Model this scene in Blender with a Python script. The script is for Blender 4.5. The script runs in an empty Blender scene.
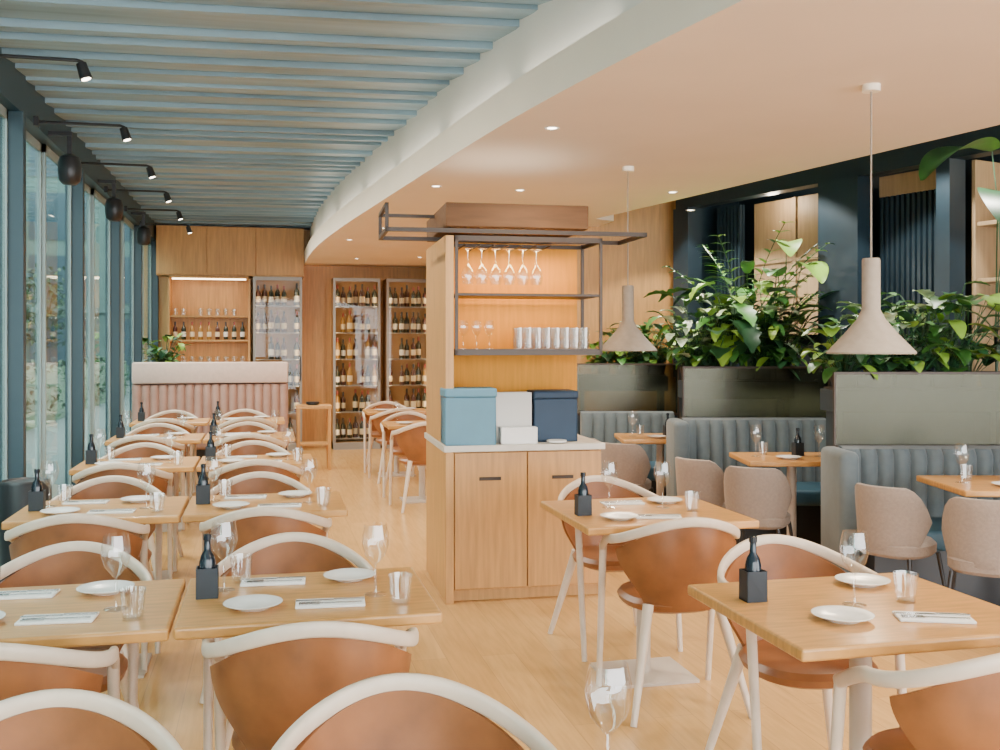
import bpy, bmesh, math, random
from mathutils import Vector, Matrix
random.seed(4)
TH=math.radians(13.2); CS,SN=math.cos(TH),math.sin(TH)
def L(xc,d):            # plan coordinates measured along / across the seating aisle
    return (xc*CS+d*SN, d*CS-xc*SN)
SC=bpy.context.scene; COL=SC.collection

# ---------------------------------------------------------------- materials
def mat(name,col,rough=.5,metal=0,var=0.0,scale=8,stretch=(1,1,1),bump=0,emit=0,spec=.5,sheen=0):
    m=bpy.data.materials.new(name); m.use_nodes=True; nt=m.node_tree; b=nt.nodes['Principled BSDF']
    b.inputs['Base Color'].default_value=(*col,1); b.inputs['Roughness'].default_value=rough
    b.inputs['Metallic'].default_value=metal; b.inputs['Specular IOR Level'].default_value=spec
    if sheen: b.inputs['Sheen Weight'].default_value=sheen
    if emit: b.inputs['Emission Color'].default_value=(*col,1); b.inputs['Emission Strength'].default_value=emit
    if var or bump:
        tc=nt.nodes.new('ShaderNodeTexCoord'); mp=nt.nodes.new('ShaderNodeMapping'); mp.inputs['Scale'].default_value=stretch
        n=nt.nodes.new('ShaderNodeTexNoise'); n.inputs['Scale'].default_value=scale; n.inputs['Detail'].default_value=5
        nt.links.new(tc.outputs['Object'],mp.inputs['Vector']); nt.links.new(mp.outputs[0],n.inputs['Vector'])
        if var:
            r=nt.nodes.new('ShaderNodeValToRGB'); r.color_ramp.elements[0].position=.3; r.color_ramp.elements[1].position=.7
            r.color_ramp.elements[0].color=(*[c*(1-var) for c in col],1); r.color_ramp.elements[1].color=(*[min(1,c*(1+var)) for c in col],1)
            nt.links.new(n.outputs['Fac'],r.inputs[0]); nt.links.new(r.outputs[0],b.inputs['Base Color'])
        if bump:
            bp=nt.nodes.new('ShaderNodeBump'); bp.inputs['Strength'].default_value=bump; bp.inputs['Distance'].default_value=.01
            nt.links.new(n.outputs['Fac'],bp.inputs['Height']); nt.links.new(bp.outputs[0],b.inputs['Normal'])
    return m
def glassmat(name,tint=(1,1,1),base=.06,edge=.4,rough=.03,refl=(1,1,1)):
    m=bpy.data.materials.new(name); m.use_nodes=True; nt=m.node_tree; nt.nodes.clear()
    o=nt.nodes.new('ShaderNodeOutputMaterial'); t=nt.nodes.new('ShaderNodeBsdfTransparent'); g=nt.nodes.new('ShaderNodeBsdfGlossy')
    t.inputs[0].default_value=(*tint,1); g.inputs['Roughness'].default_value=rough; g.inputs['Color'].default_value=(*refl,1)
    f=nt.nodes.new('ShaderNodeLayerWeight'); f.inputs[0].default_value=.5
    p=nt.nodes.new('ShaderNodeMath'); p.operation='POWER'; p.inputs[1].default_value=4
    a=nt.nodes.new('ShaderNodeMath'); a.operation='MULTIPLY_ADD'; a.inputs[1].default_value=edge; a.inputs[2].default_value=base
    x=nt.nodes.new('ShaderNodeMixShader'); nt.links.new(f.outputs['Facing'],p.inputs[0]); nt.links.new(p.outputs[0],a.inputs[0]); nt.links.new(a.outputs[0],x.inputs[0])
    nt.links.new(t.outputs[0],x.inputs[1]); nt.links.new(g.outputs[0],x.inputs[2]); nt.links.new(x.outputs[0],o.inputs[0]); return m
def floormat():
    m=mat('oak_floor',(.6,.36,.17),.24); nt=m.node_tree; b=nt.nodes['Principled BSDF']
    tc=nt.nodes.new('ShaderNodeTexCoord'); mp=nt.nodes.new('ShaderNodeMapping'); mp.inputs['Rotation'].default_value=(0,0,math.pi/2)
    br=nt.nodes.new('ShaderNodeTexBrick'); br.inputs['Scale'].default_value=1; br.inputs['Brick Width'].default_value=1.9; br.inputs['Row Height'].default_value=.17
    br.inputs['Mortar Size'].default_value=.002; br.inputs['Color1'].default_value=(.68,.395,.14,1); br.inputs['Color2'].default_value=(.59,.33,.11,1); br.inputs['Mortar'].default_value=(.48,.27,.10,1)
    mp2=nt.nodes.new('ShaderNodeMapping'); mp2.inputs['Scale'].default_value=(14,1.2,1)
    n=nt.nodes.new('ShaderNodeTexNoise'); n.inputs['Scale'].default_value=3; n.inputs['Detail'].default_value=6
    mx=nt.nodes.new('ShaderNodeMixRGB'); mx.blend_type='MULTIPLY'; mx.inputs[0].default_value=.4
    nt.links.new(tc.outputs['Object'],mp.inputs[0]); nt.links.new(mp.outputs[0],br.inputs[0]); nt.links.new(tc.outputs['Object'],mp2.inputs[0]); nt.links.new(mp2.outputs[0],n.inputs[0])
    rp=nt.nodes.new('ShaderNodeValToRGB'); rp.color_ramp.elements[0].position=.3; rp.color_ramp.elements[0].color=(.6,.6,.6,1); rp.color_ramp.elements[1].position=.6
    nt.links.new(n.outputs['Fac'],rp.inputs[0]); nt.links.new(br.outputs['Color'],mx.inputs[1]); nt.links.new(rp.outputs[0],mx.inputs[2]); nt.links.new(mx.outputs[0],b.inputs['Base Color'])
    return m
FLOOR=floormat()
WOOD=mat('oak_table_wood',(.53,.26,.07),.28,var=.2,scale=4,stretch=(2,14,2))
PANEL=mat('oak_panel',(.54,.28,.085),.45,var=.16,scale=3,stretch=(12,12,1))
PANELD=mat('tan_timber_and_reflection',(.40,.27,.15),.5,var=.14,scale=3,stretch=(12,12,1))  # tan for the bay shelf and for reflected wood coloured into the bays
PANELW=mat('amber_wood_backing',(.72,.30,.04),.8,var=.1,scale=3,stretch=(12,12,1),spec=.1)
BENT=mat('pale_bentwood',(.66,.53,.41),.4,var=.06,scale=6,stretch=(3,3,3))
LEATHER=mat('tan_leather',(.25,.09,.028),.38,var=.22,scale=9,bump=.15)
GREY=mat('greige_upholstery',(.23,.18,.15),.85,var=.08,scale=60,bump=.2,sheen=.15)
GREEN=mat('grey_blue_velvet',(.085,.112,.128),.75,var=.08,scale=20,sheen=.2)
TEAL=mat('blue_seat_leather',(.03,.09,.14),.5,var=.1)
NAVY=mat('navy_paint',(.012,.028,.042),.5,var=.1,scale=5)
NAVY2=mat('navy_frame_paint',(.015,.042,.058),.45)
BLACK=mat('black_metal',(.012,.012,.014),.4)
BRONZE=mat('bronze_metal',(.04,.024,.014),.4,metal=.3,var=.1)
BROWNBOX=mat('brown_timber_hood',(.14,.065,.026),.6,var=.2,scale=3,stretch=(1,10,10),spec=.25)
STONE=mat('pale_stone',(.62,.57,.5),.35,var=.06,scale=12)
WHITE=mat('white_porcelain',(.85,.84,.82),.2)
LINEN=mat('white_linen',(.82,.8,.77),.9,var=.03,scale=80)
STEEL=mat('brushed_steel',(.6,.6,.6),.25,metal=1)
BEIGE=mat('beige_metal_base',(.5,.41,.33),.45)
CREAM=mat('cream_plaster',(.97,.88,.74),.7,var=.02,scale=3)
PEACH=mat('pink_beige_plaster_ceiling',(.84,.70,.58),.7,var=.03,scale=1.5)
FASC=mat('ivory_fascia',(.90,.85,.76),.6,var=.02,scale=2)
GREYFR=mat('grey_metal_frame',(.26,.24,.21),.4,metal=.3)
PINK=mat('dusty_pink_fabric',(.66,.50,.43),.85,var=.05,scale=30)
BROWNF=mat('brown_pink_channel_leather',(.33,.19,.145),.6,var=.1)
CONC=mat('beige_plaster_shade',(.31,.26,.21),.8,var=.08,scale=25,bump=.2)
DARKB=mat('dark_green_bottle',(.012,.02,.014),.15)
DARKR=mat('dark_red_bottle',(.05,.012,.01),.15)
AMBB=mat('amber_bottle',(.25,.13,.03),.15)
LABELM=mat('cream_paper_label',(.6,.5,.34),.8)
FOIL=mat('foil_cap',(.25,.04,.03),.4)
OILB=mat('black_blue_bottle',(.008,.014,.022),.12)
SKYB=mat('light_blue_leatherette',(.11,.26,.36),.6,var=.05)
NAVB=mat('navy_leatherette',(.01,.035,.075),.6,var=.05)
HOLD=mat('black_holder',(.008,.014,.02),.5)
LEAF=mat('green_leaf',(.05,.17,.03),.4,var=.45,scale=5)
LEAFL=mat('bright_green_leaf',(.22,.40,.05),.4,var=.4,scale=5)
LEAFD=mat('dark_green_leaf',(.018,.075,.026),.4,var=.4,scale=5)
LEAFW=mat('variegated_leaf',(.42,.54,.36),.45,var=.6,scale=9)
LEAFO=mat('street_foliage',(.02,.065,.02),.6,var=.5,scale=5)
SOIL=mat('dark_soil',(.03,.02,.015),.9,bump=.5,scale=40)
BARK=mat('tree_bark',(.12,.08,.05),.9,var=.3,bump=.5,scale=12)
PAVE=mat('grey_paving',(.11,.14,.135),.8,var=.1,scale=2)
FACADE=mat('grey_green_facade',(.07,.12,.11),.8,var=.2,scale=1)
SLAT=mat('silvery_blue_grey_slat',(.225,.33,.385),.38,var=.28,scale=1.0,stretch=(.4,7,1))
SLATD=mat('dark_ceiling_gap',(.02,.03,.04),.8)
WGLASS=glassmat('window_glass',(.68,.78,.76),.06,.4)
CGLASS=glassmat('cabinet_glass',(.92,.92,.9),.015,.05)
TGLASS=glassmat('clear_tableware_glass',(.98,.985,.985),.14,.6)
DGLASS=glassmat('smoked_divider_glass',(.52,.52,.42),.05,.2,.22,(.62,.60,.48))
BULB=mat('warm_lamp_lens',(1,.86,.68),.5,emit=14)
PAPER=mat('paper',(.68,.66,.62),.9)
FGL=glassmat('pale_shelf_glass',(.96,.97,.97),.2,.6,.2)

# ---------------------------------------------------------------- mesh builder
class MB:
    def __init__(s): s.v=[]; s.f=[]; s.m=[]
    def add(s,vs,fs,mi=0):
        o=len(s.v); s.v+= [tuple(p) for p in vs]
        for f in fs: s.f.append([i+o for i in f]); s.m.append(mi)
        return s
    def box(s,x0,y0,z0,x1,y1,z1,mi=0):
        vs=[(x,y,z) for z in (z0,z1) for y in (y0,y1) for x in (x0,x1)]
        return s.add(vs,[(0,1,3,2),(4,6,7,5),(0,4,5,1),(2,3,7,6),(0,2,6,4),(1,5,7,3)],mi)
    def cyl(s,p0,p1,r0,r1=None,n=12,mi=0):
        r1=r0 if r1 is None else r1
        p0=Vector(p0);p1=Vector(p1);t=(p1-p0).normalized()
        a=t.cross(Vector((0,0,1)));  a=Vector((1,0,0)) if a.length<1e-4 else a.normalized(); b=a.cross(t)
        vs=[]
        for p,r in((p0,r0),(p1,r1)):
            for i in range(n):
                w=2*math.pi*i/n; vs.append(p+a*math.cos(w)*r+b*math.sin(w)*r)
        fs=[(i,(i+1)%n,n+(i+1)%n,n+i) for i in range(n)]+[tuple(range(n)),tuple(range(n,2*n))]
        return s.add(vs,fs,mi)
    def lathe(s,prof,n=20,mi=0,cx=0,cy=0,sx=1,sy=1,pw=1):
        vs=[]
        for r,z in prof:
            for i in range(n):
                w=2*math.pi*i/n; c,q=math.cos(w),math.sin(w)
                c=math.copysign(abs(c)**pw,c); q=math.copysign(abs(q)**pw,q)
                vs.append((cx+r*c*sx,cy+r*q*sy,z))
        fs=[(k*n+i,k*n+(i+1)%n,(k+1)*n+(i+1)%n,(k+1)*n+i) for k in range(len(prof)-1) for i in range(n)]
        return s.add(vs,fs,mi)
    def tube(s,pts,ra,rb=None,n=10,mi=0,pw=1):
        rb=rb or ra; pts=[Vector(p) for p in pts]; vs=[]
        for k,p in enumerate(pts):
            t=(pts[min(k+1,len(pts)-1)]-pts[max(k-1,0)]).normalized()
            a=t.cross(Vector((0,0,1))); a=Vector((1,0,0)) if a.length<1e-3 else a.normalized(); b=a.cross(t)
            for i in range(n):
                w=2*math.pi*i/n; c,q=math.cos(w),math.sin(w)
                c=math.copysign(abs(c)**pw,c); q=math.copysign(abs(q)**pw,q)
                vs.append(p+a*c*ra+b*q*rb)
        fs=[(k*n+i,k*n+(i+1)%n,(k+1)*n+(i+1)%n,(k+1)*n+i) for k in range(len(pts)-1) for i in range(n)]
        fs+=[tuple(range(n)),tuple(range((len(pts)-1)*n,len(pts)*n))]
        return s.add(vs,fs,mi)
    def grid(s,rows,mi=0):
        w=len(rows[0]); vs=[p for r in rows for p in r]
        return s.add(vs,[(k*w+i,k*w+i+1,(k+1)*w+i+1,(k+1)*w+i) for k in range(len(rows)-1) for i in range(w-1)],mi)
    def mesh(s,name,mats,smooth=False,bevel=0,solid=0,seg=2,recalc=True):
        bm=bmesh.new(); vs=[bm.verts.new(p) for p in s.v]
        for f,mi in zip(s.f,s.m):
            try: fc=bm.faces.new([vs[i] for i in f]); fc.material_index=mi
            except ValueError: pass
        bmesh.ops.remove_doubles(bm,verts=bm.verts,dist=1e-5)
        if recalc: bmesh.ops.recalc_face_normals(bm,faces=bm.faces)
        if solid:
            bmesh.ops.solidify(bm,geom=list(bm.faces),thickness=solid)
        if bevel:
            es=[e for e in bm.edges if len(e.link_faces)==2 and e.calc_face_angle(0)>.6]
            bmesh.ops.bevel(bm,geom=es,offset=bevel,segments=seg,profile=.5,affect='EDGES',clamp_overlap=True)
        me=bpy.data.meshes.new(name); bm.to_mesh(me); bm.free()
        for m in (mats if isinstance(mats,(list,tuple)) else [mats]): me.materials.append(m)
        if smooth:
            me.polygons.foreach_set('use_smooth',[True]*len(me.polygons)); me.set_sharp_from_angle(angle=math.radians(40))
        return me

def mk(name,data,loc=(0,0,0),rot=0,parent=None,scale=1):
    o=bpy.data.objects.new(name,data); o.location=loc; o.rotation_euler=(0,0,rot); o.scale=(scale,)*3
    COL.objects.link(o)
    if parent: o.parent=parent
    return o
def thing(name,label,cat,parts,loc=(0,0,0),rot=0,group=None,scale=1):
    if len(parts)==1 and parts[0][0] is None: o=mk(name,parts[0][1],loc,rot,scale=scale)
    else:
        o=mk(name,None,loc,rot,scale=scale); o.empty_display_size=.1
        for p in parts:
            c=mk(p[0],p[1],parent=o)
            if len(p)>2 and p[2]: c['label']=p[2]
    o['label']=label; o['category']=cat
    if group: o['group']=group
    return o
def struct(name,me,loc=(0,0,0),rot=0):
    o=mk(name,me,loc,rot); o['kind']='structure'; return o

# ---------------------------------------------------------------- room shell
ZC=3.26; ZD=2.68
struct('floor',MB().box(-1.7,-3,-.1,7.5,15.2,0).mesh('floor',FLOOR))
m=MB(); y=-3.0; RR=random.Random(2)
while y<17.0:
    step=RR.choice([.24,.32,.40]); k=-math.tan(math.radians(4+RR.uniform(-.3,.3))); ph=RR.uniform(0,6.28); g=RR.choice([.008,.02,.03]); dz=RR.choice([0,.012])
    pr=[(y+g,ZC+.015),(y+g,ZC-.056+dz),(y+.06,ZC-.056+dz),(y+step-.008,ZC-.024),(y+step-.008,ZC+.015)]
    rows=[]
    for i in range(33):
        X=-1.55+i*.219
        rows.append([(X,min(15,max(-3,yy+k*X+.02*math.sin(X*1.1+y*.35))),zz) for yy,zz in pr])
    m.grid(rows,0)
    y+=step
m.box(-1.7,-3,ZC+.012,7.5,15.2,ZC+.12,1)
struct('ceiling',m.mesh('ceiling',[SLAT,SLATD]))
ctrl=[(.55,15),(.55,13.6),(.57,12.4),(.65,11.0),(.77,9.6),(.88,8.5),(.99,7.4),(1.11,6.2),(1.23,5.06),(1.39,4.04),(1.57,3.13),(1.76,2.3),(1.97,1.5),(2.38,0),(2.8,-1.5),(3.2,-3)]
def cat(ps,n=10):
    out=[]
    for i in range(len(ps)-1):
        p0=ps[max(i-1,0)];p1=ps[i];p2=ps[i+1];p3=ps[min(i+2,len(ps)-1)]
        for j in range(n):
            t=j/n; out.append(tuple(.5*((2*p1[q])+(-p0[q]+p2[q])*t+(2*p0[q]-5*p1[q]+4*p2[q]-p3[q])*t*t+(-p0[q]+3*p1[q]-3*p2[q]+p3[q])*t**3) for q in (0,1)))
    return out+[ps[-1]]
edge=cat(ctrl)
for _ in range(60):
    edge=[edge[0]]+[tuple((edge[i-1][q]+2*edge[i][q]+edge[i+1][q])/4 for q in(0,1)) for i in range(1,len(edge)-1)]+[edge[-1]]
def rightX(y):
    a=L(.92,9.2); b=L(2.66,5.3)
    if y>8.9: return 3.2
    return min(6.5,a[0]+(y-a[1])*(b[0]-a[0])/(b[1]-a[1]))
m=MB()
m.grid([[(x,y,ZD),(rightX(y),y,ZD)] for x,y in edge],0)
m.grid([[(x,y,ZD+.19),(x+.09,y,ZD+.19),(rightX(y),y,ZD+.19)] for x,y in edge],1)
m.grid([[(x,y,ZD),(x,y,ZD+.19)] for x,y in edge],1)
m.grid([[(rightX(y),y,ZD),(rightX(y),y,ZD+.19)] for x,y in edge],0)
m.grid([[(x+.09,y,ZD+.19),(x+.09,y,ZC+.01)] for x,y in edge],2)
struct('ceiling_dropped',m.mesh('dropped',[PEACH,CREAM,FASC],smooth=True))
struct('wall_back',MB().box(-1.7,15,0,2.6,15.2,ZC).mesh('wb',PANEL))
a=L(.2,9.9)
struct('wall_partition_front',MB().box(0,0,0,1.85,.12,ZC).mesh('wpf',PANEL),(a[0],a[1],0),-TH)
struct('wall_partition_side',MB().box(2.4,9.6,0,2.52,15,ZC).mesh('wps',PANEL))
struct('wall_left',MB().box(-1.66,-3,2.98,-1.5,15,ZC).mesh('wl',NAVY2))
struct('baseboard_left',MB().box(-1.66,-3,0,-1.5,15,.05).mesh('bl',NAVY2))
cols=[-3,-1.2,.8,2.9,4.9,6.84,8.95,11.1,13.0,14.93]
for i,y in enumerate(cols):
    struct('trim_%d'%(i+1),MB().box(-1.62,y-.04,0.05,-1.48,y+.04,2.98).mesh('col',NAVY2,bevel=.006))
PALE=mat('grey_window_frame',(.26,.33,.33),.5)
for i in range(len(cols)-1):
    y0,y1=cols[i]+.04,cols[i+1]-.04; n=2; w=(y1-y0)/n; m=MB()
    for j in range(n):
        q0=y0+j*w;q1=q0+w; xx=-1.62+.025*(j%2)
        m.box(xx,q0,.05,xx+.025,q0+.03,2.98).box(xx,q1-.03,.05,xx+.025,q1,2.98).box(xx,q0,.05,xx+.025,q1,.12).box(xx,q0,2.92,xx+.025,q1,2.98)
        m.box(xx+.010,q0+.03,.12,xx+.015,q1-.03,2.92,1)
    struct('window_%d'%(i+1),m.mesh('win',[PALE,WGLASS]))
m=MB(); 
for i in range(6): m.box(-1.5+i*1.5,-3.1,0,-1.42+i*1.5,-3,ZC)
m.box(-1.5,-3.1,2.95,7.5,-3,ZC).box(-1.5,-3.1,0,7.5,-3,.1)
struct('window_10',m.mesh('we',NAVY2))
A=L(1.75,9.6); B=L(3.9,5.7); ang=math.atan2(B[1]-A[1],B[0]-A[0])
m=MB()
m.box(-.1,0,0,9,.14,1.2).box(-.1,0,2.82,9,.14,ZC)
for s0,s1 in((-.1,.12),(1.74,2.14),(2.84,2.95),(4.5,4.9),(6.5,6.9),(8.8,9)): m.box(s0,-.03,1.2,s1,.14,2.82)
m.box(-.1,.14,0,-.04,.75,ZC).box(-.1,.75,0,9,.85,ZC)
struct('wall_right',m.mesh('wr',NAVY),(A[0],A[1],0),ang)
def wl(s,y,z=0):
    return (A[0]+s*math.cos(ang)-y*math.sin(ang),A[1]+s*math.sin(ang)+y*math.cos(ang),z)
def slats(w,z0,z1,n):
    m=MB()
    m.box(0,.03,z0,w,.05,z1)
    for i in range(n): x=(i+.2)*w/n; m.box(x,0,z0,x+.55*w/n,.04,z1)
    return m.mesh('slats',NAVY)
struct('trim_11',slats(.34,1.2,2.82,7),wl(.14,.3),ang)
struct('trim_12',slats(.68,1.2,2.66,14),wl(2.15,.2),ang)
struct('trim_13',MB().box(0,.0,1.6,1.15,.03,2.82).box(.5,-.02,1.6,.54,0,2.82).box(0,-.02,2.25,1.15,0,2.28).mesh('tp',PANELD,bevel=.004),wl(.55,.4),ang)  # tan panel standing in for wood reflected in the window bay
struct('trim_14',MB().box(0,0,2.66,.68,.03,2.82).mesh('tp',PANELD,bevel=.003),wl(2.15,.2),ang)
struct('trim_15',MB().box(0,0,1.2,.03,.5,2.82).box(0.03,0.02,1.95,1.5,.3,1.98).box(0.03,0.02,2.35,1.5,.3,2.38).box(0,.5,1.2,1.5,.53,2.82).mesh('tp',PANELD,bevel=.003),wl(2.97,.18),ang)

# ---------------------------------------------------------------- dining chair (bentwood hoop)
def hoop(a):
    s=1 if a>=0 else -1; aa=abs(a)
    if aa<=90:
        r=math.radians(aa); u=aa/90
        return (s*.28*math.sin(r), -.255*math.cos(r), .80-.10*(u*u*(3-2*u)))
    u=(aa-90)/40
    return (s*(.28-.02*u), .15*u, .70-.05*u-.02*u*u)
m=MB(); m.tube([hoop(a) for a in range(-130,131,5)],.012,.020,n=14,pw=.7); HO=m.mesh('hoop',BENT,smooth=True)
rows=[]
N=40
for i in range(N+1):
    t=-1+2*i/N
    row=[]
    for j in range(13):
        w=j/12; ws=w*w*(3-2*w); sp=74*(1-ws)+50*ws
        hp=hoop(t*sp); bb=math.radians(t*sp); q=w
        bx,by=.20*math.sin(bb),-.19*math.cos(bb)
        bulge=.018*math.sin(math.pi*w); ins=.985
        zt=hp[2]-.012-.03*t*t
        row.append((hp[0]*ins*(1-q)+bx*q+bulge*math.sin(bb),hp[1]*ins*(1-q)+by*q-bulge*math.cos(bb),zt*(1-w)+.43*w))
    rows.append(row)
BK=MB().grid(rows).mesh('back',LEATHER,smooth=True,solid=.010)
ST=MB().lathe([(0,.405),(.17,.405),(.205,.42),(.215,.445),(.20,.464),(.12,.472),(0,.466)],28,pw=.8,sy=.98,cy=.02).mesh('seat',LEATHER,smooth=True)
def legm(p0,p1,r0,r1,mt): return MB().cyl(p0,p1,r0,r1,12).mesh('leg',mt,smooth=True)
LG=[legm((sx*.255,.215,0),(sx*.257,.14,.645),.013,.017,BENT) for sx in(-1,1)]+[legm((sx*.25,-.265,0),(sx*.15,-.15,.45),.013,.023,BENT) for sx in(-1,1)]
CHAIR=[('hoop_armrest',HO,'pale bentwood hoop armrest'),('backrest',BK),('seat',ST)]+[('leg',l,'pale tapered wooden leg') for l in LG]
LC='tan leather chair with pale bentwood hoop arms'
def chair(x,y,r=0,far=False,lab=None):
    thing('dining_chair',lab or LC+', tucked under table','chair',CHAIR,(x,y,0),(math.pi if far else 0)+r,'bentwood dining chairs')
rows=[]
for i in range(17):
    t=-1+2*i/16; e=max(0,abs(t)-.45)/.55
    top=.79-.2*e**2; row=[]
    for j in range(6):
        w=j/5; a_=math.radians(t*(62+24*w)); row.append((.235*math.sin(a_)*(1-.1*(1-w)),-.23*math.cos(a_)*(1-.1*(1-w)),.42+(top-.42)*w))
    rows.append(row)
GB=MB().grid(rows).mesh('gback',GREY,smooth=True,solid=.032,bevel=.008)
GS=MB().lathe([(0,.38),(.2,.38),(.225,.4),(.228,.45),(.2,.475),(0,.475)],24,pw=.75,sx=.9,sy=.9).mesh('gseat',GREY,smooth=True)
GL=[legm((sx*.22,sy*.21,0),(sx*.17,sy*.16,.39),.009,.013,BLACK) for sx in(-1,1) for sy in(-1,1)]
GCH=[('backrest',GB),('seat',GS)]+[('leg',l,'black metal leg') for l in GL]
def gchair(xc,d,r):
    x,y=L(xc,d); thing('upholstered_chair','greige upholstered chair with curved back and black legs','chair',GCH,(x,y,0),-TH+r,'greige upholstered chairs',.94)

# ---------------------------------------------------------------- tables
def tmesh(w,dp): return MB().box(0,0,.718,w,dp,.752).mesh('top',WOOD,bevel=.008,seg=3)
def ped(w,dp):
    m=MB(); m.box(w/2-.2,dp/2-.17,0,w/2+.2,dp/2+.17,.014); m.cyl((w/2,dp/2,.014),(w/2,dp/2,.70),.032,n=20); m.box(w/2-.16,dp/2-.14,.70,w/2+.16,dp/2+.14,.718)
    return m.mesh('ped',BEIGE,smooth=True)
TT={}
def table(x,y,w=.73,dp=.6,rot=0,lab='square oak dining table on a beige pedestal'):
    if (w,dp) not in TT: TT[(w,dp)]=[('tabletop',tmesh(w,dp)),('pedestal',ped(w,dp),'beige metal pedestal base')]
    thing('dining_table',lab,'table',TT[(w,dp)],(x,y,0),rot,'oak dining tables')

# ---------------------------------------------------------------- tableware
PL=MB().lathe([(0,.004),(.04,.004),(.045,0),(.05,.004),(.082,.016),(.084,.018),(.08,.019),(.05,.009),(0,.008)],32).mesh('plate',WHITE,smooth=True)
WG=MB().lathe([(0,.0),(.034,.001),(.034,.003),(.006,.007),(.004,.012),(.0038,.09),(.012,.1),(.032,.125),(.041,.155),(.04,.18),(.033,.215)],24).mesh('wineglass',TGLASS,smooth=True)
TU=MB().lathe([(0,0),(.028,0),(.036,.085),(.0345,.085),(.027,.008),(0,.008)],20).mesh('tumbler',TGLASS,smooth=True)
NP=MB().box(-.045,-.1,0,.045,.1,.008).mesh('napkin',LINEN,bevel=.003)
def fork():
    m=MB(); m.box(-.004,-.09,0,.004,.03,.003); m.box(-.012,.03,0,.012,.05,.003)
    for i in range(4): m.box(-.012+i*.0065,.05,0,-.0085+i*.0065,.09,.003)
    return m.mesh('fork',STEEL)
FK=fork(); KN=MB().box(-.006,-.1,0,.006,-.01,.004).box(-.008,-.01,0,.007,.1,.002).mesh('knife',STEEL)
OB=MB().lathe([(0,0),(.022,0),(.024,.006),(.024,.10),(.019,.12),(.010,.135),(.0095,.165),(.012,.167),(.012,.183),(0,.185)],20).mesh('oilbottle',OILB,smooth=True)
HD=MB().box(-.032,-.028,0,.032,.028,.006).box(-.032,-.028,0,-.029,.028,.09).box(.029,-.028,0,.032,.028,.09).box(-.032,-.028,0,.032,-.025,.09).box(-.032,.025,0,.032,.028,.09).mesh('holder',HOLD,bevel=.001)
TZ=.752
def put(k,x,y,z=TZ,r=0):
    if k=='plate': thing('plate','small white porcelain plate on an oak table','plate',[(None,PL)],(x,y,z),r,'white side plates')
    if k=='wine': thing('wine_glass','clear stemmed wine glass standing on a table','wine glass',[(None,WG)],(x,y,z),r,'wine glasses on tables')
    if k=='tumbler': thing('water_glass','short clear water tumbler on a table','glass',[(None,TU)],(x,y,z),r,'water glasses on tables')
    if k=='set':
        thing('napkin','folded white linen napkin on an oak table','napkin',[(None,NP)],(x,y,z),r,'folded napkins')
        c,s_=math.cos(r),math.sin(r)
        thing('fork','steel fork lying on a white napkin','fork',[(None,FK)],(x-.018*c,y-.018*s_,z+.008),r,'forks')
        thing('knife','steel knife lying on a white napkin','knife',[(None,KN)],(x+.018*c,y+.018*s_,z+.008),r,'knives')
    if k=='holder':
        thing('condiment_holder','black condiment holder on an oak table','condiment holder',[(None,HD)],(x,y,z),r,'condiment holders')
        thing('oil_bottle','dark glass oil bottle standing in a black holder','bottle',[(None,OB)],(x,y,z+.006),r,'oil bottles')
rowsY=[(2.80,0),(4.65,-.12),(6.5,-.18),(8.35,-.25),(10.2,-.30)]
for i,(y0,ox) in enumerate(rowsY):
    for side in (0,1):
        x0=-.24+ox-.742*side
        table(x0,y0)
        cx=x0+.365
        chair(cx-(.05 if side else .0),y0-.01,random.uniform(-.06,.06)); chair(cx-.04,y0+.6+.11,random.uniform(-.06,.06),True)
        put('plate',cx-.16,y0+.17); put('set',cx+.06,y0+.16,r=1.5)
        put('plate',cx+.14,y0+.46); put('set',cx-.1,y0+.47,r=1.5)
        if i<4:
            put('wine',cx+.2,y0+.24); put('wine',cx-.25,y0+.40); put('tumbler',cx+.26,y0+.12) if i<3 else None
            if i<3: put('tumbler',cx-.2,y0+.5)
    put('holder',-.17+ox,y0+.33)
    if i>0: put('holder',-.9+ox,y0+.3)
table(-.02,1.08); table(-.78,1.08)
chair(.27,1.84,0.02,True); chair(-.42,1.90,-.03,True)
put('wine',.57,1.62); put('tumbler',.44,1.56); put('holder',-.1,1.36)
table(1.30,2.25,.78,.7); table(1.30,3.95,.78,.74)
chair(1.72,2.2,.03); chair(1.78,3.07,-.05,True); chair(1.68,3.98,-.05); chair(1.72,4.79,.08,True)
put('plate',1.55,2.47); put('set',1.80,2.42,r=1.2); put('wine',1.67,2.60); put('tumbler',1.84,2.60); put('holder',1.41,2.72); put('plate',1.84,2.82)
put('holder',1.38,4.26); put('plate',1.50,4.12); put('plate',1.87,4.5); put('set',1.68,4.12,r=1.3); put('wine',1.80,4.36); put('tumbler',1.90,4.25); put('set',1.66,4.52,r=1.5); put('wine',1.56,4.42)
for y0 in(9.35,11.3):
    table(1.12,y0,.73,.6); chair(1.42,y0-.12,.1); chair(1.42,y0+.75,-.1,True); put('plate',1.3,y0+.2); put('wine',1.25,y0+.4); put('plate',1.65,y0+.4)

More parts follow.
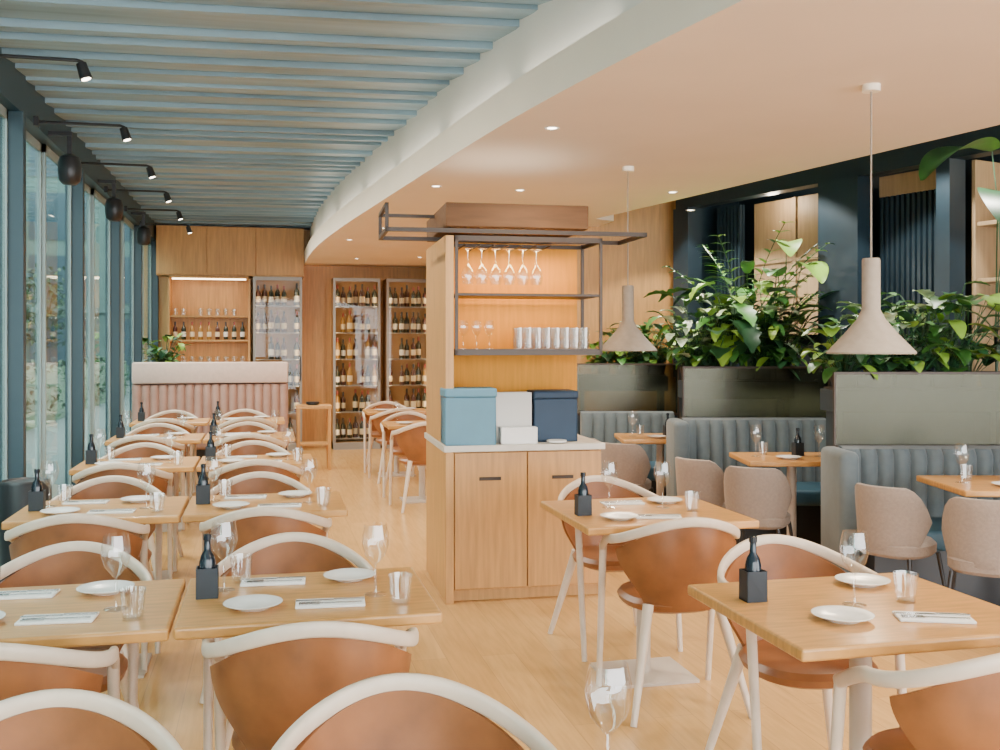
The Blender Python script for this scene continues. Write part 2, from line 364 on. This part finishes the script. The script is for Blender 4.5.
# ---------------------------------------------------------------- service station
IS=(1.02,5.74,0); IR=-.035
W,D=.95,.92
body=MB().box(.0,.0,0,.05,D,2.15).box(.05,.03,.07,W,D,.885).box(.05,.06,0,W,D,.07).box(W-.02,.02,.07,W,D,.885).mesh('body',PANEL,bevel=.003)
back=MB().box(.05,.42,.925,W-.04,.46,2.15).mesh('bk',PANELW)
col_=MB().box(.05,.46,.925,W-.04,D,2.15).mesh('colm',PANEL)
top=MB().box(-.012,-.015,.885,W+.015,D+.01,.922).mesh('ctop',STONE,bevel=.004)
PV=mat('vertical_grain_oak',(.52,.26,.075),.4,var=.16,scale=3,stretch=(14,14,1))
d1=MB().box(.055,.004,.08,.487,.03,.878).mesh('door',PV,bevel=.003)
d2=MB().box(.493,.004,.08,.945,.03,.878).mesh('door',PV,bevel=.003)
st=thing('service_station','oak waiter station with two doors and a stone counter','cabinet',[('body',body),('back_panel',back,'amber wood back panel'),('column',col_),('countertop',top,'pale stone countertop')],IS,IR)
for me,hx in((d1,.20),(d2,.64)):
    dd=mk('door',me,parent=st); h=mk('handle',MB().box(hx,-.006,.715,hx+.13,.004,.735).mesh('h',BRONZE,bevel=.002),parent=dd); h['label']='slim bronze pull handle'
def isl(x,y,z=0):
    c,s=math.cos(IR),math.sin(IR); return (IS[0]+x*c-y*s,IS[1]+x*s+y*c,z)
t=.009
x0,x1,y0,y1=.065,W-.01,.0,.40
fr=MB()
for x in(x0,x1):
    for y in(y0,y1): fr.box(x-t,y-t,1.45,x+t,y+t,2.15)
for z in(1.45,2.12):
    fr.box(x0-t,y0-t,z,x1+t,y0+t,z+.03).box(x0-t,y1-t,z,x1+t,y1+t,z+.022).box(x0-t,y0,z,x0+t,y1,z+.022).box(x1-t,y0,z,x1+t,y1,z+.022)
shl=[MB().box(x0,y0,z,x1,y1-.012,z+.014).mesh('sh',BRONZE) for z in(1.472,1.80)]
rk=MB()
for i in range(7): rk.box(.12+i*.085,y0,2.095,.125+i*.085,y1,2.103)
thing('shelf_unit','bronze metal frame shelf fixed on the oak station','shelf',[('frame',fr.mesh('fr',BRONZE)),('shelf',shl[0]),('shelf',shl[1]),('glass_rack',rk.mesh('rk',BRONZE))],(IS[0],IS[1],0),IR)
thing('timber_hood','brown timber box on top of the waiter station','hood',[(None,MB().box(.0,-.02,2.2,.86,.9,2.34).mesh('hood',BROWNBOX,bevel=.006))],(IS[0],IS[1],0),IR)
m=MB()
X0,X1,Y0,Y1=-.34,1.22,.0,.5
for a_,b_ in(((X0,Y0),(X1,Y0)),((X0,Y1),(X1,Y1)),((X0,Y0),(X0,Y1)),((X1,Y0),(X1,Y1))):
    m.box(min(a_[0],b_[0])-.01,min(a_[1],b_[1])-.01,2.165,max(a_[0],b_[0])+.01,max(a_[1],b_[1])+.01,2.19)
for x,y in((X0,Y0),(X0,Y1)): m.box(x-.01,y-.01,2.19,x+.01,y+.01,2.33)
m.box(X0-.01,Y0-.01,2.31,X0+.01,Y1+.01,2.33).box(X0-.01,Y1-.01,2.31,.1,Y1+.01,2.33)
thing('hanging_frame','dark bronze tube frame around the station top','frame',[(None,m.mesh('hf',BRONZE))],(IS[0],IS[1],0),IR)
HG=WG.copy(); HG.materials.clear(); HG.materials.append(FGL)
for v in HG.vertices: v.co.z=-v.co.z
for i in range(6):
    thing('wine_glass','clear wine glass hanging upside down from the rack','wine glass',[(None,HG)],isl(.165+i*.085,.2,2.093),0,'hanging wine glasses')
TU2=TU.copy(); TU2.materials.clear(); TU2.materials.append(FGL)
for i in range(8):
    for j in range(2):
        for q in range(2):
            thing('water_glass','clear tumbler stacked on the bronze shelf','glass',[(None,TU2)],isl(.46+i*.058,.08+.09*j,1.486+.0645*q),0,'tumblers on the station shelf',.75)
for i in range(3): thing('wine_glass','clear wine glass standing on the bronze shelf','wine glass',[(None,WG)],isl(.13+i*.08,.16,1.486),0,'glasses on the station shelf',.8)
def bin_(w,d,h,mt):
    m=MB(); m.box(0,0,0,w,d,.01); e=.012
    m.box(0,0,.01,w,e,h).box(0,d-e,.01,w,d,h).box(0,e,.01,e,d-e,h).box(w-e,e,.01,w,d-e,h)
    return m.mesh('bin',mt,bevel=.004)
thing('menu_box','light blue leatherette box on the stone counter','box',[('body',bin_(.30,.2,.28,SKYB)),('lid',MB().box(-.006,-.006,.28,.306,.206,.335).mesh('lid',SKYB,bevel=.012),None)],isl(.0,-.005,.922),IR)
thing('menu_box','navy leatherette box on the stone counter','box',[('body',bin_(.27,.2,.26,NAVB)),('lid',MB().box(-.006,-.006,.26,.276,.206,.31).mesh('lid',NAVB,bevel=.012))],isl(.56,.12,.922),IR)
m=MB()
for i in range(12): m.box(.003*(i%3),0+.014*i,0,.22-.003*(i%2),.010+.014*i,.30-.004*(i%4))
thing('menu_stack','upright stack of cream menus between two boxes','menus',[(None,m.mesh('menus',PAPER))],isl(.325,.13,.922),IR)
thing('napkin_tray','white box of folded napkins on the counter','tray',[(None,bin_(.22,.09,.10,WHITE))],isl(.335,.015,.922),IR)
thing('plate','stack of white plates on the stone counter','plate',[(None,MB().lathe([(0,0),(.06,0),(.1,.012),(.1,.03),(.095,.03),(.05,.02),(0,.02)],28).mesh('ps',WHITE,smooth=True))],isl(.68,.05,.922),0,None,.6)

# ---------------------------------------------------------------- pendants
sh=MB().lathe([(.19,.0),(.192,.008),(.12,.085),(.062,.155),(.045,.19),(.040,.2),(.040,.42),(.036,.43),(0,.43)],36).lathe([(.184,.0),(.168,.018),(.1,.085),(.05,.14),(0,.15)],36).lathe([(.184,0),(.19,0)],36).mesh('shade',CONC,smooth=True)
cord=MB().cyl((0,0,.43),(0,0,ZD-1.47-.02),.004,n=8).mesh('cord',CONC); can=MB().cyl((0,0,ZD-1.47-.03),(0,0,ZD-1.47),.04,n=24).mesh('canopy',CREAM,smooth=True)
blb=MB().lathe([(0,.06),(.03,.07),(.04,.095),(.03,.125),(0,.14)],16).mesh('bulb',BULB,smooth=True)
for xc,d in((1.67,4.5),(.84,6.57)):
    x,y=L(xc,d); thing('pendant_lamp','beige plaster cone pendant lamp with tall cylindrical neck','lamp',[('lamp_shade',sh),('cord',cord),('canopy',can),('bulb',blb)],(x,y,1.47),0,'cone pendant lamps')
dl=[('trim_ring',MB().lathe([(.03,-.001),(.045,-.006),(.05,0),(.03,0)],24).mesh('ring',WHITE,smooth=True)),('lens',MB().lathe([(0,-.003),(.03,-.002),(.03,0),(0,0)],20).mesh('lens',BULB))]
DLP=[L(.28,5.39),L(-.47,7.36),L(1.32,7.65),L(1.65,8.67),L(.15,7.55),L(-1.15,10.0),L(-1.67,11.1),(2.4,2.6),(3.0,3.2),(2.3,1.2),(3.4,1.0),(3.9,3.4),(2.0,13.2),(1.2,13.6)]
for x,y in DLP: thing('downlight','round recessed ceiling downlight with white trim','light',dl,(x,y,ZD),0,'recessed downlights',.85)

# ---------------------------------------------------------------- banquettes + screens + planters
def banq(w,h,mt,seatm,n,wing=False):
    parts=[]
    m=MB(); rows=[]
    for i in range(n*6+1):
        u=i/6; b=abs(math.sin(math.pi*u)); x=w*i/(n*6); yf=-.02-.035*b**.6
        rows.append([(x,yf,.0),(x,yf,h-.05),(x,yf+.03,h-.01),(x,0.06,h),(x,.10,h),(x,.10,0)])
    m.grid(rows); m.add([(0,-.02,0),(0,.1,0),(0,.1,h),(0,-.02,h-.03)],[(0,1,2,3)]); m.add([(w,-.02,0),(w,.1,0),(w,.1,h),(w,-.02,h-.03)],[(0,1,2,3)])
    parts.append(('backrest',m.mesh('bqb',mt,smooth=True,recalc=True)))
    parts.append(('seat',MB().box(.0,-.52,.34,w,-.05,.46).mesh('bqs',seatm,smooth=True,bevel=.03,seg=3),'cushioned seat'))
    parts.append(('base',MB().box(.02,-.46,0,w-.02,-.02,.34).mesh('bqd',BLACK)))
    if wing:
        parts.append(('side_wing',MB().box(-.12,-.3,0,-.0,.1,h+.0).mesh('wing',mt,smooth=True,bevel=.04,seg=3)))
    return parts
def screen(w):
    g=MB().box(0,0,.88,w,.02,1.325).mesh('sg',DGLASS)
    f=MB().box(-.006,-.004,0,.006,.024,1.34).box(w-.006,-.004,0,w+.006,.024,1.34).box(0,-.004,1.325,w,.024,1.34).box(0,-.004,.86,w,.024,.88).mesh('sf',BRONZE)
    b=MB().box(0.006,.004,0,w-.006,.018,.86).mesh('sb',NAVY)
    return [('frame',f),('glass_panel',g),('lower_panel',b)]
for xc,d,w,pw in((2.11,6.3,1.38,1.08),(1.45,7.9,1.15,.88),(.70,9.25,.95,.85)):
    x,y=L(xc,d); thing('divider_screen','smoked glass divider screen with slim bronze frame','divider',screen(w),(x,y,0),-TH,'smoked glass dividers')
    x2,y2=L(xc+.02,d+.08)
    pb=MB().box(0,0,1.08,pw,.28,1.22).box(.03,.03,0,.07,.25,1.08).box(pw-.07,.03,0,pw-.03,.25,1.08).mesh('pl',NAVY,bevel=.005); ps=MB().box(.02,.02,1.22,pw-.02,.26,1.235).mesh('soil',SOIL)
    thing('planter','long navy planter box behind the divider screen','planter',[('box',pb),('soil',ps)],(x2,y2,0),-TH,'long planters')
x,y=L(2.12,6.17); thing('banquette','grey-blue fluted banquette with rounded end wing','banquette',banq(1.32,.88,GREEN,TEAL,13,wing=True),(x,y,0),-TH)
x,y=L(1.42,7.76); thing('banquette','grey-blue channel-tufted banquette in front of a planter','banquette',banq(1.12,.94,GREEN,TEAL,11,wing=True),(x,y,0),-TH)
x,y=L(.74,9.13); thing('banquette','low grey-blue banquette beside the timber wall','banquette',banq(.85,.9,GREEN,TEAL,8),(x,y,0),-TH)
for xc,d,w,dp in((2.42,5.2,.95,.62),(1.62,6.5,.72,.58),(.98,8.0,.7,.6)):
    x,y=L(xc,d); table(x,y,w,dp,-TH,'oak dining table in front of a grey-blue banquette')
    for k_,(u,v) in {'wine':(.12,.3),'plate':(.3,.15),'tumbler':(.2,.42),'holder':(.42,.35)}.items():
        p=L(xc+u,d+v); put(k_,p[0],p[1])
    p=L(xc+.55,d+.3); put('wine',p[0],p[1])
for xc,d,r in((2.20,5.55,-.9),(2.50,5.12,-.5),(1.42,6.85,-.9),(1.66,6.42,-.5),(.82,8.4,-1.0),(1.0,7.95,-.5)): gchair(xc,d,r)
x=-1.49
m=banq(1.75,1.06,BROWNF,BROWNF,18)
m.append(('headrest',MB().box(0,-.05,1.065,1.75,.10,1.31).mesh('hr',PINK,smooth=True,bevel=.02),'dusty pink padded top band'))
thing('banquette','brown-pink channelled banquette with padded top band','banquette',m,(x,12.15,0),0)
m=MB().box(0,0,.74,.42,.36,.78)
lg=[MB().box(a_,b_,0,a_+.035,b_+.035,.74).mesh('lg',PANEL,bevel=.003) for a_ in(.01,.375) for b_ in(.01,.315)]
thing('side_table','small oak side table beside the pink banquette','side table',[('tabletop',m.mesh('t',PANEL,bevel=.004)),('shelf',MB().box(.03,.03,.3,.39,.33,.32).mesh('s',PANEL))]+[('leg',q) for q in lg],(.36,12.2,0))
thing('plate','stack of dark plates on the side table','plate',[(None,MB().lathe([(0,0),(.05,0),(.08,.01),(.08,.04),(0,.04)],20).mesh('dp',BLACK,smooth=True))],(.56,12.38,.78))

# ---------------------------------------------------------------- back wall joinery
def bottle(b,l,c): return MB().lathe([(0,0),(.034,0),(.037,.008),(.037,.18),(.03,.205),(.014,.225),(.0135,.245)],14).lathe([(.0376,.05),(.0378,.052),(.0378,.13),(.0376,.132)],14,1).lathe([(.0135,.245),(.0145,.246),(.0145,.3),(0,.302)],14,2).mesh('btl',[b,l,c],smooth=True)
BT=[bottle(DARKB,LABELM,FOIL),bottle(DARKR,LABELM,BLACK),bottle(DARKB,PAPER,BLACK),bottle(AMBB,LABELM,FOIL)]
INT=mat('warm_cabinet_lining',(.44,.26,.12),.8,spec=.2)
LED=mat('warm_led_strip',(1,.78,.5),.5,emit=9)
def winecab(x0,x1,h=2.48):
    w=x1-x0
    body=MB().box(0,.38,0,w,.4,h).box(0,0,0,.02,.38,h).box(w-.02,0,0,w,.38,h).box(0,0,h-.02,w,.4,h).box(0,0,0,w,.38,.1).mesh('b',INT)
    shm=MB().box(.02,.06,0,w-.02,.37,.012).mesh('s',GREYFR)
    th=thing('wine_cabinet','tall grey framed glass wine cabinet full of bottles','wine cabinet',[('body',body)],(x0,14.6,0),0,'wine cabinets')
    for i in range(6): mk('shelf',shm,(0,0,.14+.385*i),parent=th)
    led=mk('light_strip',MB().box(.04,.03,h-.045,w-.04,.05,h-.025).mesh('led',LED),parent=th); led['label']='warm LED strip'
    dr=mk('door',MB().box(0,-.03,0,.035,0,h).box(w-.035,-.03,0,w,0,h).box(.035,-.03,0,w-.035,0,.1).box(.035,-.03,h-.05,w-.035,0,h).box(.035,-.018,.1,w-.035,-.012,h-.05,1).mesh('d',[GREYFR,CGLASS]),parent=th); dr['label']='grey framed glass door'
    mk('handle',MB().box(w-.03,-.05,1.0,w-.015,-.03,1.35).mesh('h',BLACK,bevel=.003),parent=dr)
    n=int((w-.08)/.08)
    for i in range(6):
        for j in range(n):
            if random.random()<.14: continue
            k_=random.choice([0,0,1,1,2,3])
            thing('wine_bottle','amber wine bottle with cream label in a cabinet' if k_==3 else 'dark wine bottle with pale label on a cabinet shelf','bottle',[(None,BT[k_])],(x0+.07+j*(w-.14)/(n-1),14.6+.13+.09*(j%2),.152+.385*i),0,'bottles in the wine cabinets',random.choice([.95,1.02,1.08]))
    for xx,rz in((x0+.055,-1),(x1-.055,1)):
        l=bpy.data.lights.new('cab','AREA'); l.energy=3.2; l.color=(1,.70,.38); l.shape='RECTANGLE'; l.size=.03; l.size_y=2.1
        o=mk('cabinet_light',l,(xx,14.64,1.25)); o.rotation_euler=(math.pi/2,0,rz*.9)
winecab(-.17,.51); winecab(.95,1.63); winecab(1.72,2.38)
w=1.12
m=MB().box(0,.38,0,w,.4,2.48).box(0,0,0,.03,.38,2.48).box(w-.03,0,0,w,.38,2.48).box(0,0,2.45,w,.4,2.48)
m.box(.0,0,0,w,.38,.06)
sh_=MB().box(.03,.02,0,w-.03,.38,.025).mesh('s',PANEL)
th=thing('shelf_unit','oak open shelf unit with glassware, lit from above','shelf',[('body',m.mesh('b',PANEL))],(-1.33,14.6,0))
for z in(.9,1.22,1.56,1.9): mk('shelf',sh_,(0,0,z),parent=th)
ledo=mk('light_strip',MB().box(.06,.04,2.43,w-.06,.06,2.448).mesh('led',LED),parent=th); ledo['label']='warm LED strip'
for zz,e in((2.42,6),(1.88,4),(1.54,4)):
    l=bpy.data.lights.new('cab','AREA'); l.energy=e*.6; l.color=(1,.82,.62); l.shape='RECTANGLE'; l.size=.9; l.size_y=.03; mk('shelf_light',l,(-.77,14.65,zz))
for z in(.925,1.245,1.585,1.925):
    for j in range(9):
        if random.random()<.15: continue
        xx=-1.24+j*.115
        if z in(.925,1.585) and random.random()<.6: thing('wine_bottle','dark wine bottle on the oak open shelf','bottle',[(None,random.choice(BT))],(xx,14.78,z),0,'items on the open shelf',.85)
        else: thing('water_glass','glass tumbler on the oak open shelf','glass',[(None,TU2)],(xx,14.78,z),0,'items on the open shelf',1.2)
th=thing('wall_cabinet','oak overhead cupboards reaching the slatted ceiling','cabinet',[('body',MB().box(-1.48,14.62,2.485,.54,15,ZC-.08).mesh('u',PANEL))],(0,0,0))
for i in range(3): mk('door',MB().box(-1.475+i*.672,14.6,2.50,-1.475+i*.672+.665,14.62,ZC-.085).mesh('ud',PANEL,bevel=.003),parent=th)

# ---------------------------------------------------------------- spots, speakers, bin
for y in(5.6,7.2,8.75,10.2,11.6,13.0):
    arm=MB().tube([(-1.48,0,0),(-.96,0,0),(-.935,0,-.008),(-.93,0,-.03)],.010,n=8).box(-1.5,-.03,-.03,-1.47,.03,.03).mesh('arm',BLACK)
    cn=MB().cyl((-.94,0,-.015),(-.915,0,-.095),.026,.033,n=20).mesh('can',BLACK,smooth=True)
    ln=MB().cyl((-.9155,0,-.094),(-.914,0,-.098),.024,n=18).mesh('ln',BULB)
    thing('wall_spotlight','black spotlight on a long arm fixed to the window wall','spotlight',[('arm',arm),('lamp_head',cn),('lens',ln)],(0,y,3.0),0,'black arm spotlights')
for y in(7.65,9.8,12.1):
    b=MB().lathe([(0,-.11),(.045,-.105),(.07,-.08),(.08,-.02),(.08,.04),(.065,.09),(.03,.11),(0,.112)],24).mesh('sp',BLACK,smooth=True); br=MB().box(-.015,-.015,.10,.015,.015,.27).box(-.15,-.02,.24,.02,.02,.27).mesh('br',BLACK)
    thing('loudspeaker','rounded black loudspeaker bracketed to the window frame','speaker',[('body',b),('bracket',br)],(-1.36,y,2.76),0,'black loudspeakers')
thing('waste_bin','tall black cylindrical bin beside the window','bin',[(None,MB().lathe([(0,0),(.12,0),(.13,.02),(.135,.74),(.12,.76),(.11,.75),(0,.74)],24).mesh('bin',BLACK,smooth=True))],(-1.3,6.02,0))

# ---------------------------------------------------------------- plants
def leaf(m,base,az,el,ln,wd,droop,mi,notch=False,n=7):
    c,s=math.cos(az),math.sin(az); p=Vector(base); e=el; rows=[]
    side=Vector((-s,c,0))
    for i in range(n+1):
        t=i/n; w=wd*math.sin(math.pi*min(1,t*.92+.06))**.7*(1-.35*t)
        if notch: w*=.72+.28*(i%2)
        up=Vector((-c*math.sin(e),-s*math.sin(e),math.cos(e)))
        rows.append([p+side*w+up*w*.25,p,p-side*w+up*w*.25])
        p=p+Vector((c*math.cos(e),s*math.cos(e),math.sin(e)))*(ln/n); e-=droop/n
    m.grid([[tuple(q) for q in r] for r in rows],mi)
def stem(m,az,el,ln,mi=1):
    c,s=math.cos(az),math.sin(az); pts=[Vector((0,0,0))]; e=el
    for i in range(4):
        pts.append(pts[-1]+Vector((c*math.cos(e),s*math.cos(e),math.sin(e)))*ln/4); e-=.09
    m.tube(pts,.004,n=4,mi=mi); return pts[-1]
def broad(seed,n,h,ll,mats,notch=True,wf=.34):
    R=random.Random(seed); m=MB()
    for i in range(n):
        az=R.uniform(0,6.283); el=R.uniform(.95,1.56); p=stem(m,az,el,h*R.uniform(.25,1),2)
        leaf(m,p,az+R.uniform(-.6,.6),R.uniform(-.3,.8),ll*R.uniform(.6,1.3),ll*wf*R.uniform(.8,1.25),R.uniform(.6,1.4),R.choice([0,0,1,1,2]),notch,9)
    return m.mesh('fol',mats,smooth=True,recalc=False)
def palm(seed,n,h,mats):
    R=random.Random(seed); m=MB()
    for i in range(n):
        az=R.uniform(0,6.283); el=R.uniform(1.3,1.55); ln=h*R.uniform(.7,1.1); c,s=math.cos(az),math.sin(az); p=Vector((0,0,0)); e=el; pts=[p]
        for k_ in range(14):
            p=p+Vector((c*math.cos(e),s*math.cos(e),math.sin(e)))*ln/14; e-=.065; pts.append(p)
            if k_>2:
                for sd in(-1,1): leaf(m,p,az+sd*1.0,e*.5,.3*(1.1-k_/16),.022,.7,R.choice([0,1,2]),False,4)
        m.tube(pts,.004,n=4,mi=2)
    return m.mesh('palm',mats,smooth=True,recalc=False)
MA=[LEAF,LEAFL,LEAFD]; MBt=[LEAF,LEAFW,LEAFD]
BR=[broad(1,30,1.0,.36,MA,wf=.42),broad(2,60,.72,.18,MBt,wf=.38),broad(3,28,1.1,.38,MA,False,.26),broad(4,60,.52,.16,MA,False)]
PM=[palm(5,11,1.35,MA),palm(6,10,1.05,MA)]
POT=MB().lathe([(0,0),(.08,0),(.1,.1),(.095,.1),(.09,.085),(0,.085)],20).mesh('pot',BLACK,smooth=True)
def plant(xc,d,fm,sc=1,r=0,z=1.235,lab='leafy green houseplant growing in the navy planter'):
    x,y=L(xc,d); thing('potted_plant',lab,'plant',[('foliage',fm),('pot',POT,'black plant pot')],(x,y,z),r,'planter plants',sc)
PN='palm with long feathery fronds growing in the planter'
VN='broad-leaved plant with pale variegated leaves in the planter'
for a_ in[(2.24,6.52,BR[3],.9,0),(2.46,6.52,BR[1],.85,1,1.235,VN),(2.92,6.52,BR[1],.95,2,1.235,VN),(3.05,6.52,BR[0],.66,3),(2.7,6.52,BR[3],1.15,4),
          (1.55,8.12,BR[1],.9,.5,1.235,VN),(1.72,8.12,BR[3],1.1,3.5),(1.86,8.12,BR[0],.85,1.5),(2.0,8.12,BR[2],.8,2.2),(2.14,8.12,BR[1],1.0,4.2,1.235,VN),(2.27,8.12,BR[3],1.1,5),(2.0,8.15,PM[0],.95,0,1.235,PN),(2.2,8.12,PM[1],.95,2,1.235,PN),
          (.98,9.47,BR[3],.65,0),(1.18,9.47,BR[3],.85,1),(1.34,9.47,BR[1],.75,2,1.235,VN),(1.48,9.47,BR[3],.9,4)]: plant(*a_)
def leafplant(spec):
    m=MB()
    for az,el,h,ln,wd,e2,dr,mi in spec:
        p=stem(m,az,el,h,2); leaf(m,p,az,e2,ln,wd,dr,mi,False,14)
    return m.mesh('lp',[LEAF,LEAFL,LEAFD],smooth=True,recalc=False)
LP1=leafplant([(3.35,1.68,1.47,.66,.19,.15,1.1,0),(4.1,1.6,1.2,.5,.15,.1,1.4,2),(5.4,1.6,1.3,.45,.14,.4,1.4,0),(.6,1.5,1.2,.4,.13,.6,1.2,1)])
LP2=leafplant([(3.9,1.45,.85,.34,.11,.5,1.2,0),(4.6,1.4,.95,.36,.13,.1,1.3,1),(4.2,1.5,1.1,.34,.12,.2,1.3,1),(5.6,1.3,.7,.34,.11,.5,1.2,2),(2.4,1.3,.6,.34,.1,.6,1.2,0)])
plant(3.2,6.45,LP1,1.04,0,1.235,'tall plant with large arching leaves in the planter')
plant(2.3,8.1,LP2,1.0,.1,1.235,'tall plant with yellow-green paddle leaves in the planter')
thing('potted_plant','bushy green plant in a tall pot by the window','plant',[('foliage',BR[3]),('pot',POT)],(-1.25,13.4,1.15),0,None,1.0)
thing('pot_stand','black cylindrical plant stand by the window','stand',[(None,MB().lathe([(0,0),(.14,0),(.14,.03),(.05,.06),(.05,1.1),(.13,1.12),(.13,1.15),(0,1.15)],24).mesh('ps',BLACK,smooth=True))],(-1.25,13.4,0))

# ---------------------------------------------------------------- outside
g=struct('ground_outside',MB().box(-40,-20,-.2,-1.72,60,-.1).mesh('g',PAVE))
def bld(h,nf,L_):
    m=MB().box(-1,0,-.1,0,L_,h)
    for i in range(int(L_/3.4)):
        for f in range(nf): m.box(0,1+i*3.4,.6+f*2.8,.07,3.4+i*3.4,2.7+f*2.8,1)
    m.box(0,0,2.95,.3,L_,3.2,0)
    return m.mesh('fb',[FACADE,NAVY2])
thing('building','grey-green facade with dark windows across the street','building',[(None,bld(8,2,58))],(-10,-12,0),0,'street buildings')
thing('building','tall grey-green facade closing the end of the street','building',[(None,bld(17,5,20))],(-18,48,0),-math.pi/2,'street buildings')
def tree(seed):
    R=random.Random(seed); m=MB()
    for i in range(900):
        v=Vector((R.gauss(0,1),R.gauss(0,1),R.gauss(0,1))).normalized()*R.uniform(.6,1.25); 
        leaf(m,(v.x,v.y,v.z*1.1+2.6),R.uniform(0,6.28),R.uniform(-.8,.8),.22,.06,.5,0,False,2)
    return m.mesh('crown',[LEAFO],recalc=False)
TRE=tree(3); TRK=MB().cyl((0,0,-.1),(0,0,2.6),.09,.05,n=10).cyl((0,0,1.8),(.5,.2,2.7),.04,.02,n=8).cyl((0,0,1.9),(-.4,-.3,2.9),.04,.02,n=8).mesh('trunk',BARK,smooth=True)
for x,y in((-6.6,16),(-7,25),(-6.6,33),(-6.5,11.5),(-6.4,20.5)): thing('street_tree','small leafy green tree on the pavement outside','tree',[('crown',TRE),('trunk',TRK)],(x,y,0),y,'street trees')
m=MB(); R=random.Random(12)
for i in range(1500): leaf(m,(R.uniform(-.35,.35),R.uniform(-4,4),R.uniform(0,1.1)),R.uniform(0,6.28),R.uniform(-.5,1),.16,.05,.5,0,False,2)
m.box(-.25,-4,-.1,.25,4,1.0,0)
HDG=m.mesh('hedge',[LEAFO],recalc=False)
for y in(12,21,30):
    thing('hedge','clipped green hedge outside the windows','hedge',[(None,HDG)],(-4.6,y,0),0,'hedges')

# ---------------------------------------------------------------- lights
w=bpy.data.worlds.new('World'); SC.world=w; w.use_nodes=True; nt=w.node_tree
bg=nt.nodes['Background']; bg.inputs[0].default_value=(.94,.975,1,1); bg.inputs[1].default_value=12
def spot(x,y,z,e,size=2.4,col=(1,.86,.66),blend=.8,tilt=0):
    l=bpy.data.lights.new('sp','SPOT'); l.energy=e; l.spot_size=size; l.spot_blend=blend; l.color=col; l.shadow_soft_size=.06
    o=mk('downlight_lamp',l,(x,y,z)); o.rotation_euler=(0,-tilt,0)
for x,y in DLP: spot(x,y,ZD-.03,95)
for y in(5.6,7.2,8.75,10.2,11.6,13.0): spot(-.90,y,2.88,150,2.5,(1,.9,.76),.6,.55)
# cove strips, added unseen on the bulkhead ledge to brighten the upper fascia
for i in range(8,len(edge)-12,12):
    x,y=edge[i]; x2,y2=edge[i+10]; ln=math.hypot(x2-x,y2-y)
    l=bpy.data.lights.new('fascia_fill','AREA'); l.energy=.8*ln; l.color=(1,.93,.82); l.shape='RECTANGLE'; l.size=.03; l.size_y=ln
    o=mk('fascia_fill_light',l,((x+x2)/2+.03,(y+y2)/2,ZD+.215)); o.rotation_euler=(0,math.pi,math.atan2(y2-y,x2-x)+math.pi/2)
for xc,d in((1.67,4.5),(.84,6.57)):
    x,y=L(xc,d); l=bpy.data.lights.new('pl','POINT'); l.energy=12; l.color=(1,.78,.55); l.shadow_soft_size=.04; mk('pendant_glow',l,(x,y,1.5))
l=bpy.data.lights.new('nl','AREA'); l.energy=9; l.color=(1,.64,.26); l.shape='RECTANGLE'; l.size=.7; l.size_y=.04; mk('shelf_light',l,isl(.48,.2,2.09))
l=bpy.data.lights.new('nl2','AREA'); l.energy=4; l.color=(1,.64,.26); l.shape='RECTANGLE'; l.size=.7; l.size_y=.04; mk('shelf_light',l,isl(.48,.2,1.79))
l=bpy.data.lights.new('hl','AREA'); l.energy=3; l.color=(1,.85,.65); l.shape='RECTANGLE'; l.size=.7; l.size_y=.7; o=mk('hood_fill_light',l,isl(.43,.45,2.355)); o.rotation_euler=(math.pi,0,0)  # added uplight, unseen on the hood, lifts the dark ceiling above
for s in(.6,1.6,2.9,3.8):
    p=wl(s,-.45,3.0); l=bpy.data.lights.new('pg','SPOT'); l.energy=115; l.color=(1,.95,.85); l.spot_size=1.9; l.shadow_soft_size=.05; mk('planter_fill_light',l,p)  # added spots without fixtures, fill light for the planter foliage
p=wl(1.0,.2,2.78); l=bpy.data.lights.new('bay','POINT'); l.energy=8; l.color=(1,.85,.65); l.shadow_soft_size=.05; mk('bay_fill_light',l,p)  # added point light, no fixture, brightens this wall bay
p=wl(3.5,.35,2.78); l=bpy.data.lights.new('bay2','POINT'); l.energy=6; l.color=(1,.85,.65); l.shadow_soft_size=.05; mk('bay_fill_light',l,p)  # same added fill for the shelf bay

# ---------------------------------------------------------------- camera
cam=bpy.data.cameras.new('Camera'); cam.sensor_width=36; cam.lens=36; cam.shift_y=-.03; cam.clip_start=.05
co=mk('Camera',cam,(0,0,1.51)); co.rotation_euler=(math.pi/2,0,-TH); SC.camera=co
